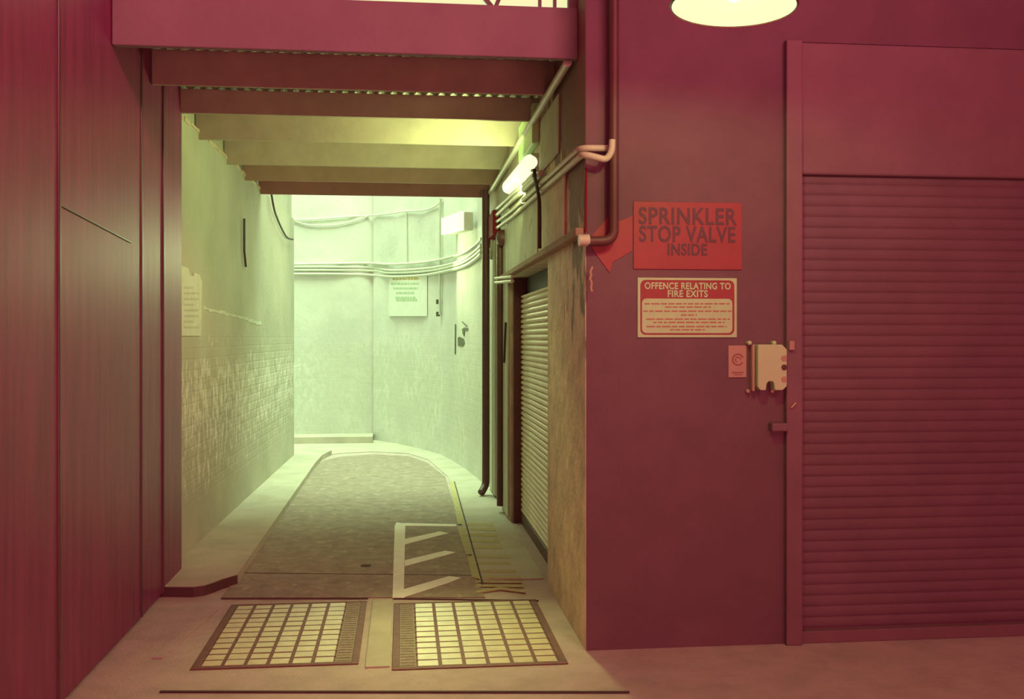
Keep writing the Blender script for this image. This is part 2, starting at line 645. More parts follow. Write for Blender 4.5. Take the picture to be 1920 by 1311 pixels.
# left wall of the passage: lower face proud of the upper one by a rough ledge
ya, yb = 6.2, 12.45
mb = MB()
mb.prism([(XL(ya), ya, 0), (XL(yb), yb, 0), (XL(yb) - 0.25, yb, 0), (XL(ya) - 0.25, ya, 0)], (0, 0, ZLEDGE))
mb.prism([(XL(ya) - 0.03, ya, ZLEDGE), (XL(yb) - 0.03, yb, ZLEDGE), (XL(yb) - 0.25, yb, ZLEDGE), (XL(ya) - 0.25, ya, ZLEDGE)], (0, 0, 2.3))
struct(mb.build('wall_left', 'left', loc=(0, 0, 0)))
# ragged mortar line along the ledge
mb = MB()
y = 6.25
while y < 9.9:
    l = random.uniform(0.08, 0.22)
    t = random.uniform(0.008, 0.022)
    mb.box(XL(y) - 0.025, XL(y) + random.uniform(0.004, 0.014), y, y + l, ZLEDGE - t, ZLEDGE + random.uniform(0.004, 0.014))
    y += l * 1.01
struct(mb.build('trim_1', 'right', loc=(0, 0, 0)))

# yard: back wall, curving right wall, unseen left side
yc = [onz(*p) for p in ((552, 823), (700, 826), (745, 833), (790, 843), (825, 853), (850, 866), (880, 886), (905, 907))]
corner = yc[1]
struct(MB().box(-4.0, corner.x, corner.y + 0.05, corner.y + 0.3, 0, 5.2).build('wall_back', 'yard', loc=(0, 0, 0)))
curve = [(p.x, p.y) for p in yc[1:]][::-1]
curve = [(XR, curve[0][1] - 0.35)] + curve
wall_strip('wall_yard_right', curve, 0, 5.2, 0.25, 'yard')
struct(MB().box(-4.2, -4.0, 12.4, corner.y + 0.3, 0, 5.2).build('wall_yard_block', 'yard', loc=(0, 0, 0)))  # unseen wall, added to keep the red ambient out of the yard
struct(MB().box(-4.0, XL(yb) - 0.25, 12.2, 12.45, 0, 5.2).build('wall_yard_side', 'yard', loc=(0, 0, 0)))
YEND = curve[0][1]
# pale pavement against the yard walls
ped = [onz(*p, 0.0) for p in ((540, 862), (600, 856), (640, 851), (700, 848), (765, 851), (803, 863), (840, 895), (866, 985), (899, 1090))]
inner = [onz(*p, 0.0) for p in ((905, 907), (880, 886), (850, 866), (825, 853), (790, 843), (745, 833), (700, 826), (530, 824))]
inner = [Vector((XR, ped[-1].y, 0))] + [Vector((XR, YEND, 0))] + inner
struct(MB().prism([(p.x, p.y, 0.0) for p in ped + inner], (0, 0, 0.008)).build('pavement_right', 'pavement', loc=(0, 0, 0)))
# raised step under the back wall
st = [onz(*p) for p in ((552, 831), (703, 832))]
struct(MB().box(-4.0, corner.x, st[1].y, corner.y + 0.05, 0, 0.10).build('baseboard_back', 'pavement', loc=(0, 0, 0)))

# right wall of the passage with the shutter opening
n0 = onx(1027, 600, XR)
f0 = onx(957, 600, XR)
SY0, SY1, SZ1 = n0.y, f0.y, 1.985
XO = XR + 0.30
mb = MB()
mb.box(XR, XO, SY0, SY1, SZ1, 3.6)
mb.box(XR, XO, SY1, YEND + 0.01, 0, 3.6)
struct(mb.build('wall_right', 'right', loc=(0, 0, 0)))
struct(MB().box(XR, XR + 0.003, YF + 0.001, YF + 0.3, 0, 3.6).box(XR, XO, YF + 0.3, SY0, 0, 3.6).build('wall_right_pier', near_pier(), loc=(0, 0, 0)))
# inside of the shop behind the shutter: back of the opening
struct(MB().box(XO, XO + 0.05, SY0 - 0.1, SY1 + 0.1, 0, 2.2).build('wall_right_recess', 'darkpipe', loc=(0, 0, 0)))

# street wall that carries the signs
gx = ony(1470, 700, YF).x
struct(MB().box(XR + 0.004, gx, YF, YF + 0.3, 0, 4.6).build('wall_front', 'front', loc=(0, 0, 0)))
sx0 = ony(1500, 700, YF).x
struct(MB().box(gx, 6.0, YF + 0.14, YF + 0.34, 0, 4.6).box(gx, 6.0, YF, YF + 0.14, 2.95, 4.6).build('wall_front_shop', 'front', loc=(0, 0, 0)))

# roof over the passage
ylint = onz(800, 97, 0).y
JY = []
for py in (97, 169, 220, 268, 313, 342, 367):
    d = ray(700, py)
    t = (2.895 - EYE) / d.z
    JY.append((d * t).y)
DECK0, DECK1 = JY[0] + 0.06, JY[-1] + 0.12
pitch, amp = 0.076, 0.014
SHEETS = ((DECK0, JY[1] + 0.07, 3.115, 3.100), (JY[1] - 0.05, JY[2] + 0.06, 3.165, 3.048), (JY[2] - 0.04, DECK1, 3.118, 3.100))


def deck_z(k, y):
    a, b, za, zb = SHEETS[k]
    return za + (zb - za) * (y - a) / (b - a)


mb = MB()
for k, (a, b, za, zb) in enumerate(SHEETS):
    x_0 = XH + 0.004 if k < 2 else -1.46
    nx_ = int((XR - x_0) / (pitch / 8)) + 1
    vs, fs = [], []
    for yy, zz in ((a, za), (b, zb)):
        for i in range(nx_):
            x = x_0 + i * pitch / 8
            vs.append((x, yy, zz + amp * math.sin(2 * math.pi * x / pitch)))
    for i in range(nx_ - 1):
        fs.append((i, i + 1, nx_ + i + 1, nx_ + i))
    mb.add(vs, fs)
struct(mb.build('ceiling', 'deck', loc=(0, 0, 0), smooth=True, solid=0.002))

JL = ['timber joist with lower edge nearest the street beam, under the dotted light gaps',
      'dark timber joist just before the pale green pair, light gaps along its top',
      'paler green-lit joist above the near end of the wall tube',
      'green-lit joist second behind the dark one, above the far end of the wall tube',
      'dim-coloured brownish joist last but one before the open yard',
      'shade-coloured reddish joist closing the roof at the open yard']
for i, yy in enumerate(JY[1:]):
    o = MB().box(XH + 0.002 if i < 2 else XL(yy) - 0.02, XR, yy, yy + 0.03, 2.895, deck_z(min(i, 2), yy) - amp + 0.003).build('roof_joist', ('joist', 'joist', 'joist', 'joist', 'joistdim', 'joistshade')[i], bevel=0.004)
    tag(o, JL[i], 'beam', 'roof joists over the passage')

# street beam and the lit fanlight above it
bz1 = ony(900, 8, JY[0]).z
o = MB().prism([(XH + 0.002, JY[0], 2.89), (XH + 0.002, JY[0] + 0.045, 2.89), (XH + 0.002, JY[0] + 0.045, 3.0), (XH + 0.002, JY[0] + 0.12, 3.0),
                 (XH + 0.002, JY[0] + 0.12, bz1), (XH + 0.002, JY[0], bz1)], (XR - XH - 0.002, 0, 0)).build('lintel_beam', 'lintel', bevel=0.006)
tag(o, 'deep flat beam across the passage mouth under the bright slit', 'beam')
wx1 = ony(1062, 8, JY[0] + 0.1).x
w = bpy.data.objects.new('window_1', None)
COL.objects.link(w)
w.location = (0, JY[0] + 0.06, bz1)
struct(w)
MB().box(XH + 0.002, wx1, JY[0] + 0.075, JY[0] + 0.085, bz1, bz1 + 0.34).build('window_pane', 'pane', w)
mb = MB()
for a, b, wd_ in ((905, 925, 0.02), (938, 928, 0.02)):
    p0, p1 = ony(a, -8, JY[0] + 0.06), ony(b, 9, JY[0] + 0.06)
    p1.z = bz1
    mb.bar(p0, p1, 0.02, 0.02, (0, 1, 0))
for a in (1012, 1040):
    p0 = ony(a, 0, JY[0] + 0.06)
    mb.box(p0.x - 0.008, p0.x + 0.008, JY[0] + 0.05, JY[0] + 0.07, bz1, bz1 + 0.34)
mb.box(XH + 0.002, wx1, JY[0] + 0.04, JY[0] + 0.08, bz1 + 0.33, bz1 + 0.38)
mb.build('window_frame', 'hoardseam', w)
struct(MB().box(XH + 0.002, XR, JY[0] + 0.03, JY[0] + 0.15, bz1 + 0.38, 4.6).build('wall_front_top', 'lintel', loc=(0, 0, 0)))
struct(MB().box(wx1, XR, JY[0] + 0.03, JY[0] + 0.15, bz1, bz1 + 0.38).build('trim_2', 'lintel', loc=(0, 0, 0)))

# ------------------------------------------------------------------ left metal cladding
seams = [onx(p, 600, XH).y for p in (110, 265, 306)]
ys = [1.0, 2.2, seams[0], seams[1], seams[2], hy1]
h = thing('metal_hoarding', 'dark glossy sheet-metal cladding along the left of the passage mouth', 'hoarding', (XH, 4.0, 0))
for i in range(len(ys) - 1):
    MB().box(XH - 0.05, XH + (0.0 if i != 3 else -0.004) + (0.006 if i == 4 else 0), ys[i] + 0.002, ys[i + 1] - 0.002, 0.02, 4.6).build(
        'panel', 'hoarding', h, bevel=0.003)
for i in (2, 3, 4):
    MB().box(XH - 0.01, XH + 0.008, ys[i] - 0.014, ys[i] + 0.014, 0.02, 4.6).build('cover_strip', 'hoardseam', h, bevel=0.006)
# slanting fold lines across the sheets
pa, pb = onx(112, 385, XH), onx(245, 455, XH)
MB().bar(pa, pb, 0.006, 0.012, (1, 0, 0)).build('sheet_lap', 'hoardseam', h)
struct(MB().box(-1.9, XH - 0.09, -2, hy1 - 0.3, 0, 4.6).build('wall_left_street', 'front', loc=(0, 0, 0)))

# ------------------------------------------------------------------ pavement lights in the ground


def pavement_light(label, corners, strip_side):
    """corners: near-left, near-right, far-right, far-left on the ground"""
    x0 = (corners[0].x + corners[3].x) / 2
    x1 = (corners[1].x + corners[2].x) / 2
    y0 = (corners[0].y + corners[1].y) / 2
    y1 = (corners[2].y + corners[3].y) / 2
    t = thing('pavement_light', label, 'pavement light', ((x0 + x1) / 2, (y0 + y1) / 2, 0), 'cast-iron pavement lights set in the ground')
    fw = 0.035
    mb = MB()
    for b in ((x0, x1, y0, y0 + fw), (x0, x1, y1 - fw * 0.6, y1), (x0, x0 + fw, y0 + fw, y1 - fw * 0.6), (x1 - fw, x1, y0 + fw, y1 - fw * 0.6)):
        mb.box(*b, 0.0, 0.006)
    mb.build('frame', 'iron', t, bevel=0.003)
    ix0, ix1, iy0, iy1 = x0 + fw, x1 - fw, y0 + fw, y1 - fw * 0.6
    sw = 0.075
    if strip_side == 'right':
        s0, s1 = ix1 - sw, ix1
        ix1 -= sw
    else:
        s0, s1 = ix0, ix0 + sw
        ix0 += sw
    mb = MB()
    mb.box(s0, s1, iy0, iy1, 0.0, 0.004)
    k = 26
    for i in range(k):
        yy = iy0 + (i + 0.5) * (iy1 - iy0) / k
        mb.box(s0 + 0.006, s1 - 0.006, yy - 0.006, yy + 0.006, 0.004, 0.006)
    mb.build('tread_strip', 'perf', t)
    # iron grid
    nc, nr = 6, 12
    mb = MB()
    mb.box(ix0, ix1, iy0, iy1, 0.0, 0.002)
    cw, rw = (ix1 - ix0) / nc, (iy1 - iy0) / nr
    for i in range(1, nc):
        mb.box(ix0 + i * cw - 0.009, ix0 + i * cw + 0.009, iy0, iy1, 0.002, 0.005)
    for j in range(1, nr):
        mb.box(ix0, ix1, iy0 + j * rw - 0.007, iy0 + j * rw + 0.007, 0.002, 0.0048)
    mb.build('cell_grid', 'iron', t)
    mb = MB()
    for i in range(nc):
        for j in range(nr):
            a, b = ix0 + i * cw + 0.009, ix0 + (i + 1) * cw - 0.009
            c, d = iy0 + j * rw + 0.007, iy0 + (j + 1) * rw - 0.007
            hh = 0.0045 + random.uniform(-0.001, 0.001)
            mb.box(a, b, c, d, 0.002, hh)
    mb.build('glass_infill', 'glassblock', t)
    return t


pavement_light('iron-framed pavement light left of the pale strip, textured edge on its right',
               [onz(362, 1253), onz(672, 1251), onz(688, 1130), onz(432, 1134)], 'right')
pavement_light('iron-framed pavement light right of the pale strip, textured edge on its left',
               [onz(736, 1252), onz(1072, 1252), onz(1005, 1131), onz(738, 1127)], 'left')


def joint(a, b, w=0.012):
    mb = MB().bar(Vector((a.x, a.y, 0.0)), Vector((b.x, b.y, 0.0)), w, 0.018)
    return mb


jb = MB()
for a, b, w_ in (((417, 1076), (1018, 1082), 0.014), ((300, 1299), (1180, 1300), 0.014), ((415, 1124), (690, 1124), 0.008), ((738, 1124), (1010, 1128), 0.010)):
    p, q = onz(*a), onz(*b)
    jb.bar((p.x, p.y, 0.003), (q.x, q.y, 0.003), w_, 0.0085)
p, q = onz(852, 905), onz(905, 1098)
jb.bar((p.x, p.y, 0.006), (q.x, q.y, 0.006), 0.010, 0.012)
struct(jb.build('trim_3', 'joint', loc=(0, 0, 0)))
# pale slab between and in front of the pavement lights
a, b = onz(690, 1128), onz(735, 1250)
struct(MB().box(onz(692, 1190).x, onz(733, 1190).x, onz(700, 1253).y, onz(700, 1126).y, 0, 0.007).build('pavement_strip', 'pavement', loc=(0, 0, 0)))
p, q = onz(295, 1236), onz(400, 1146)
struct(MB().bar((p.x, p.y, 0.004), (q.x, q.y, 0.004), 0.05, 0.006).build('pavement_edging', 'concrete', loc=(0, 0, 0)))

# ------------------------------------------------------------------ road markings
mb = MB()
zt = 0.010


def flat(mb, pts, z0=0.004, z=0.010):
    q = [onz(*p) for p in pts]
    mb.prism([(v.x, v.y, z0) for v in q], (0, 0, z - z0))


flat(mb, [(736, 1124), (757, 1124), (760, 984), (743, 982), (740, 990)])
flat(mb, [(757, 983), (855, 985), (857, 989), (757, 988)], 0.0035, 0.009)
flat(mb, [(759, 1013), (824, 999), (842, 1002), (826, 1006), (759, 1023)], 0.0035, 0.009)
flat(mb, [(759, 1053), (834, 1035), (856, 1038), (838, 1043), (759, 1064)], 0.0035, 0.009)
flat(mb, [(756, 1108), (842, 1083), (864, 1086), (842, 1095), (756, 1123)], 0.0035, 0.009)
o = mb.build('road_marking', 'wpaint')
tag(o, 'white painted bar with slanting strokes on the asphalt, beside the right pavement', 'road marking')

mb = MB()
stripes = [(985, 866, 926), (994, 868, 930), (1005, 872, 933), (1016, 874, 937), (1028, 878, 942), (1046, 884, 955), (1058, 886, 957),
           (1073, 890, 968), (1085, 890, 977), (1092, 891, 978), (1100, 892, 982), (1111, 893, 985)]
for k, (py, xa, xb) in enumerate(stripes):
    hh = 2.6 if py < 1040 else 2.2
    z0 = 0.0075 if py < 1090 else 0.004
    if k == 11:
        for (a, ya_), (b, yb_) in (((892, 1113), (938, 1106)), ((938, 1106), (985, 1112))):
            flat(mb, [(a, ya_ + hh), (b, yb_ + hh), (b, yb_ - hh), (a, ya_ - hh)], 0.004, 0.010)
    else:
        flat(mb, [(xa, py + hh), (xb, py + hh + 1), (xb, py - hh + 1), (xa, py - hh)], z0, z0 + 0.0025)
# pale band along the kerb edge
for seg in ([(843, 905), (853, 905), (871, 985), (858, 985)], [(857, 990), (869, 990), (886, 1042), (874, 1042)],
            [(876, 1046), (893, 1046), (903, 1090), (885, 1085)]):
    flat(mb, seg, 0.0072, 0.0095)
o = mb.build('kerb_marking', 'ypaint')
tag(o, 'worn yellow stripes painted across the right pavement beside the white bar', 'road marking')

# small dark stain disc on the asphalt
c = onz(686, 1063)
o = MB().lathe((c.x, c.y, 0.004), [(0.035, 0), (0.035, 0.005), (0.0, 0.006)], 18).build('gum_stain', 'joint')
tag(o, 'small dark blot on the asphalt left of the white bar', 'stain')

# ------------------------------------------------------------------ roller shutters


def slats(mb, a, b, z0, z1, pitch, out, depth):
    """a, b: plan points of the two edges; out: unit vector to the viewer's side"""
    a, b, out = Vector((*a, 0)), Vector((*b, 0)), Vector((*out, 0))
    prof = []
    z = z0
    while z < z1 - 0.001:
        for t, k in ((0.0, 0.0), (0.10, 0.0), (0.16, 0.45), (0.32, 0.9), (0.55, 1.0), (0.78, 0.8), (0.94, 0.35)):
            zz = z + t * pitch
            if zz <= z1:
                prof.append((zz, k * depth))
        z += pitch
    prof.append((z1, 0.0))
    vs = []
    for zz, k in prof:
        for p in (a, b):
            q = p + out * k
            vs.append((q.x, q.y, zz))
    mb.add(vs, [(2 * i, 2 * i + 1, 2 * i + 3, 2 * i + 2) for i in range(len(prof) - 1)])
    return mb


# shop shutter, right of the signs
t = thing('roller_shutter', 'wide dull red roller shutter right of the sign wall', 'roller shutter', (3.0, YF, 0))
slats(MB(), (sx0, YF + 0.03), (6.0, YF + 0.03), 0.06, 2.30, 0.0535, (0, -1), 0.005).build('slat_curtain', 'shutter', t, solid=0.002)
MB().box(sx0, 6.0, YF - 0.01, YF + 0.06, 0.0, 0.06).build('bottom_bar', 'frontframe', t, bevel=0.004)
MB().box(gx, sx0, YF - 0.035, YF + 0.14, 0.0, 2.95).build('guide_rail', 'frontframe', t, bevel=0.006)
MB().box(sx0, 6.0, YF - 0.004, YF + 0.14, 2.30, 2.95).build('shutter_box', 'frontframe', t, bevel=0.012)
p = ony(1483, 648, YF - 0.036)
mb = MB().box(p.x - 0.013, p.x + 0.013, p.y - 0.016, p.y, p.z - 0.022, p.z + 0.022)
MB.build(mb, 'lock_plate', 'plate', t, bevel=0.003)
p = ony(1487, 760, YF - 0.036)
MB().tube([p + Vector((-0.012, -0.006, -0.012)), p + Vector((0.012, -0.006, 0.012))], 0.004, 8).build('pin', 'brass', t)
p = ony(1452, 800, YF)
mb = MB().box(p.x - 0.03, p.x + 0.05, p.y - 0.05, p.y, p.z - 0.02, p.z + 0.02)
mb.build('hasp', 'frontframe', t, bevel=0.006)
p = ony(1495, 130, YF + 0.0)
o = MB().lathe(p, [(0.017, 0.0), (0.017, 0.012), (0.008, 0.022), (0.0, 0.024)], 14, (0, -1, 0)).build('sensor_stud', 'brass', smooth=True)
tag(o, 'small brass-coloured stud high up over the shop shutter rail', 'fitting')

# passage shutter
t = thing('roller_shutter', 'narrow ribbed steel roller shutter in the right passage wall', 'roller shutter', (XR + 0.1, (SY0 + SY1) / 2, 0))
slats(MB(), (XR + 0.10, SY0 + 0.002), (XR + 0.10, SY1 - 0.03), 0.09, 1.84, 0.041, (-1, 0), 0.020).build('slat_curtain', 'sidecurtain', t, solid=0.002)
MB().box(XR + 0.08, XR + 0.13, SY0 + 0.002, SY1 - 0.03, 0.0, 0.09).build('bottom_bar', 'darkpipe', t, bevel=0.004)
MB().box(XR + 0.02, XR + 0.15, SY1 - 0.055, SY1 - 0.004, 0.0, SZ1 - 0.01).build('guide_rail', 'darkpipe', t, bevel=0.004)
MB().box(XR + 0.13, XR + 0.16, SY0 + 0.002, SY1 - 0.002, 1.80, 1.985).build('shade_plate', 'cable', t)  # dark plate added for the shade at the top of the recess

# ------------------------------------------------------------------ signs on the street wall
YS = YF - 0.006


def plate_box(px0, py0, px1, py1, y=YF):
    a, b = ony(px0, py1, y), ony(px1, py0, y)
    return a.x, b.x, a.z, b.z


x0, x1, z0, z1 = plate_box(1187, 381, 1391, 505)
t = thing('sprinkler_sign', 'red rectangular sign reading SPRINKLER STOP VALVE INSIDE', 'sign', ((x0 + x1) / 2, YF, z0))
MB().box(x0, x1, YS, YF, z0, z1).build('sign_plate', 'signred', t, bevel=0.003)
hgt = z1 - z0
wdt = x1 - x0
for s, px0, px1, py0, py1 in (('SPRINKLER', 1197, 1381, 392, 420), ('STOP VALVE', 1198, 1378, 426, 453), ('INSIDE', 1251, 1325, 458, 478)):
    a, b = ony(px0, py1, YF), ony(px1, py0, YF)
    letters('lettering', s, b.z - a.z, (a.x + b.x) / 2, (a.z + b.z) / 2, YS - 0.001, 'signdark', t, b.x - a.x, 0.0022)

ap = [(1102, 450), (1143, 403), (1148, 420), (1186, 405), (1186, 470), (1149, 492), (1143, 512), (1118, 478)]
mb = MB().prism([ony(a, b, YF) for a, b in ap], (0, -0.004, 0))
o = mb.build('arrow_sign', 'signred', bevel=0.001)
tag(o, 'red arrow pointing left from the sprinkler sign, behind the elbow of the dark pipe', 'sign')

x0, x1, z0, z1 = plate_box(1195, 522, 1381, 633)
t = thing('fire_exit_notice', 'cream notice with red heading OFFENCE RELATING TO FIRE EXITS', 'sign', ((x0 + x1) / 2, YF, z0))
MB().box(x0, x1, YS, YF, z0, z1).build('sign_plate', 'signcream', t, bevel=0.002)


def rrect(x0, x1, z0, z1, r, y, n=5):
    pts = []
    for cx, cz, a0 in ((x1 - r, z1 - r, 0), (x0 + r, z1 - r, 90), (x0 + r, z0 + r, 180), (x1 - r, z0 + r, 270)):
        for k in range(n + 1):
            a = R(a0 + 90 * k / n)
            pts.append((cx + r * math.cos(a), y, cz + r * math.sin(a)))
    return pts


g = (x1 - x0) / 186.0
MB().prism(rrect(x0 + 5 * g, x1 - 5 * g, z0 + 5 * g, z1 - 4 * g, 10 * g, YS), (0, -0.0012, 0)).build('red_border', 'signred', t)
MB().prism(rrect(x0 + 8 * g, x1 - 9 * g, z0 + 8 * g, z1 - 38 * g, 8 * g, YS - 0.0012), (0, -0.001, 0)).build('text_panel', 'signcream', t)
for s, px0, px1, py0, py1 in (('OFFENCE RELATING TO', 1208, 1369, 531, 542), ('FIRE EXITS', 1251, 1326, 545, 557)):
    a, b = ony(px0, py1, YF), ony(px1, py0, YF)
    letters('lettering', s, b.z - a.z, (a.x + b.x) / 2, (a.z + b.z) / 2, YS - 0.0022, 'signcream', t, b.x - a.x, 0.0012, 0.001)
mb = MB()
to = lambda u, v: ony(1195 + u * 186, 522 + v * 111, YS - 0.0022)
print_lines(mb, to, [(0.43, .07, .93), (0.485, .28, .74), (0.555, .06, .95), (0.62, .44, .60), (0.69, .09, .93), (0.745, .16, .88), (0.815, .09, .90), (0.87, .33, .68)],
            0, 1, 0.011, (0, -0.0008, 0))
mb.build('small_print', 'signprint', t)

# plate with the ring mark, and the cream box beside it
x0, x1, z0, z1 = plate_box(1365, 648, 1399, 708)
t = thing('ring_plate', 'small dull plate with a ring mark, left of the cream switch box', 'plate', ((x0 + x1) / 2, YF, z0))
MB().box(x0, x1, YS, YF, z0, z1).build('plate_face', 'plate', t, bevel=0.002)
cx, cz = (x0 + x1) / 2 + 0.002, z0 + (z1 - z0) * 0.56
for nm, r0, r1, b0, b1 in (('outer_ring', 0.023, 0.030, 20, 330), ('inner_ring', 0.010, 0.015, 0, 250)):
    N = 22
    an = [R(b0 + (b1 - b0) * k / N) for k in range(N + 1)]
    vs, fs = [], []
    for yy in (YS, YS - 0.001):
        vs += [(cx + r1 * math.cos(a), yy, cz + r1 * math.sin(a)) for a in an]
        vs += [(cx + r0 * math.cos(a), yy, cz + r0 * math.sin(a)) for a in an]
    m1 = N + 1
    for k in range(N):
        fs += [(k, k + 1, m1 + k + 1, m1 + k), (2 * m1 + k, 2 * m1 + k + 1, 3 * m1 + k + 1, 3 * m1 + k)]
        fs += [(k, k + 1, 2 * m1 + k + 1, 2 * m1 + k), (m1 + k, m1 + k + 1, 3 * m1 + k + 1, 3 * m1 + k)]
    fs += [(0, m1, 3 * m1, 2 * m1), (N, m1 + N, 3 * m1 + N, 2 * m1 + N)]
    MB().add(vs, fs).build(nm, 'platemark', t)
MB().box(cx - 0.030, cx + 0.028, YS - 0.001, YS, z0 + 0.022, z0 + 0.027).build('text_line', 'platemark', t)
MB().box(cx - 0.020, cx + 0.022, YS - 0.001, YS, z0 + 0.012, z0 + 0.016).build('text_line', 'platemark', t)

bx0, bx1, bz0, bz1_ = plate_box(1406, 646, 1467, 731)
t = thing('switch_box', 'cream plastic box with round knockouts beside the shutter rail', 'box', ((bx0 + bx1) / 2, YF, bz0))
g = (bx1 - bx0) / 61.0
MB().box(bx0, bx0 + 5 * g, YF - 0.035, YF, bz0 - 2 * g, bz1_).build('mounting_rail', 'plate', t, bevel=0.003)
xa = bx0 + 7 * g
ol = [(xa, bz0 + 6 * g), (xa + 5 * g, bz0), (xa + 15 * g, bz0), (xa + 16.5 * g, bz0 + 12 * g), (xa + 20 * g, bz0 + 16 * g), (xa + 27 * g, bz0 + 16 * g),
      (xa + 30 * g, bz0 + 12 * g), (xa + 31.5 * g, bz0), (xa + 46 * g, bz0), (bx1, bz0 + 7 * g), (bx1, bz1_ - 9 * g), (bx1 - 9 * g, bz1_), (xa, bz1_)]
MB().prism([(x, YF, z) for x, z in ol], (0, -0.06, 0)).build('box_body', 'whitebox', t, bevel=0.004)
for k, zz in enumerate((0.70, 0.50, 0.24)):
    MB().lathe((bx1 - 5.5 * g, YF - 0.058, bz0 + (bz1_ - bz0) * zz), [(5.2 * g, 0.0), (5.2 * g, 0.005), (0.0, 0.0055)], 18, (0, -1, 0)).build('knockout', 'darkpipe' if k == 1 else 'plate', t)
for px in (1402, 1448):
    q = ony(px, 643, YF)
    MB().lathe((q.x, YF, q.z), [(0.010, 0.0), (0.010, 0.03), (0.004, 0.034), (0.0, 0.034)], 14, (0, -1, 0)).build('screw_lug', 'whitebox', t, smooth=True)
for px in (1400, 1446):
    q = ony(px, 733, YF)
    MB().lathe((q.x, YF, q.z), [(0.009, 0.0), (0.009, 0.02), (0.0, 0.022)], 12, (0, -1, 0)).build('screw_lug', 'plate', t, smooth=True)

# ------------------------------------------------------------------ pipes on the corner
YP = YF - 0.055
P = lambda px, py, y=YP: ony(px, py, y)
t = thing('drain_pipe', 'dark upright pipe with elbow, left of the red sprinkler sign', 'pipe', P(1151, 440))
MB().tube(fillet([P(1151, -60), P(1151, 452), P(1102, 453)], 0.07, 6), 0.024, 14).build('pipe', 'darkpipe', t, smooth=True)
p = P(1097, 451)
o = MB().tube([p + Vector((-0.03, 0.0, 0)), p + Vector((0.02, 0, 0.002))], 0.028, 14).build('end_cap', 'pipe', t, smooth=True)
o['label'] = 'pale round end cap'
o = MB().tube([P(1099, 315, YF - 0.012), P(1098, 436, YF - 0.012)], 0.006, 8).build('corner_cable', 'red', smooth=True)
tag(o, 'thin reddish upright cable along the wall corner left of the dark pipe', 'cable')
o = MB().tube([P(1156, 352, YF - 0.01), P(1156, 392, YF - 0.01)], 0.005, 8).build('pipe_tie', 'brass', smooth=True)
tag(o, 'short bright strip just right of the dark upright pipe', 'fitting')
o = MB().tube(spline([P(1111, 500), P(1107, 509), P(1108, 517), P(1106, 523), P(1109, 530), P(1108, 541), P(1110, 547)], 4), 0.006, 8).build('frayed_cord', 'plate', smooth=True)
tag(o, 'crumpled pale cord end hanging at the corner below the pipe elbow', 'cord')

# ------------------------------------------------------------------ passage right wall fittings
# panel boards over the shutter
t = thing('fascia_board', 'row of painted boards on the passage wall over the narrow shutter', 'board', (XR, SY0, 2.0))
p0, p1 = onx(1012, 440, XR), onx(950, 440, XR)
MB().box(XR - 0.014, XR, p0.y + 0.015, p1.y, 2.03, 2.52).build('board', 'board', t, bevel=0.003)
p2 = onx(1062, 440, XR)
MB().box(XR - 0.012, XR, p2.y, p0.y - 0.02, 2.03, 2.40).build('board', 'right', t, bevel=0.003)
MB().box(XR - 0.05, XR, onx(1098, 450, XR).y, p1.y, 1.985, 2.025).build('ledge_rail', 'joistdim', t, bevel=0.006)

# white enclosure above the tube and the dim panel before it
q0, q1 = onx(1012, 270, XR), onx(985, 270, XR)
o = MB().box(XR - 0.05, XR, q0.y, q1.y, 2.74, 3.0).build('wall_box', 'whitebox', bevel=0.01)
tag(o, 'white box on the passage wall just above the lit tube', 'box')
q0, q1 = onx(1050, 230, XR), onx(1017, 230, XR)
o = MB().box(XR - 0.010, XR, q0.y, q1.y, 2.53, 2.86).build('wall_panel', 'board', bevel=0.003)
tag(o, 'dim upright panel on the passage wall between the corner and the white box', 'panel')

# tube lamp
a0, a1 = onx(994, 306, 0.82), onx(955, 350, 0.82)
t = thing('tube_light', 'lit tube lamp fixed along the right passage wall under the roof', 'lamp', ((a0 + a1) / 2))
d = (a1 - a0).normalized()
MB().bar(a0 - d * 0.05 + Vector((0.03, 0, 0.01)), a1 + d * 0.05 + Vector((0.03, 0, 0.01)), 0.05, 0.10).build('housing', 'whitebox', t, bevel=0.008)
prof = [(0.0, -0.062), (0.030, -0.058), (0.048, -0.045), (0.054, -0.02)]
L = (a1 - a0).length
MB().lathe(a0, prof + [(r_, L - h_) for r_, h_ in prof[::-1]], 20, d).build('lamp_cover', 'tube', t, smooth=True)
for e, s_ in ((a0, -1), (a1, 1)):
    q = e + d * s_ * 0.035 + Vector((0.03, 0, 0))
    MB().bar(q - d * 0.012, q + d * 0.012, 0.06, 0.12).build('end_bracket', 'whitebox', t, bevel=0.004)
MB().box(0.84, XR, (a0.y + a1.y) / 2 - 0.03, (a0.y + a1.y) / 2 + 0.03, (a0.z + a1.z) / 2 - 0.02, (a0.z + a1.z) / 2 + 0.05).build('bracket', 'whitebox', t)

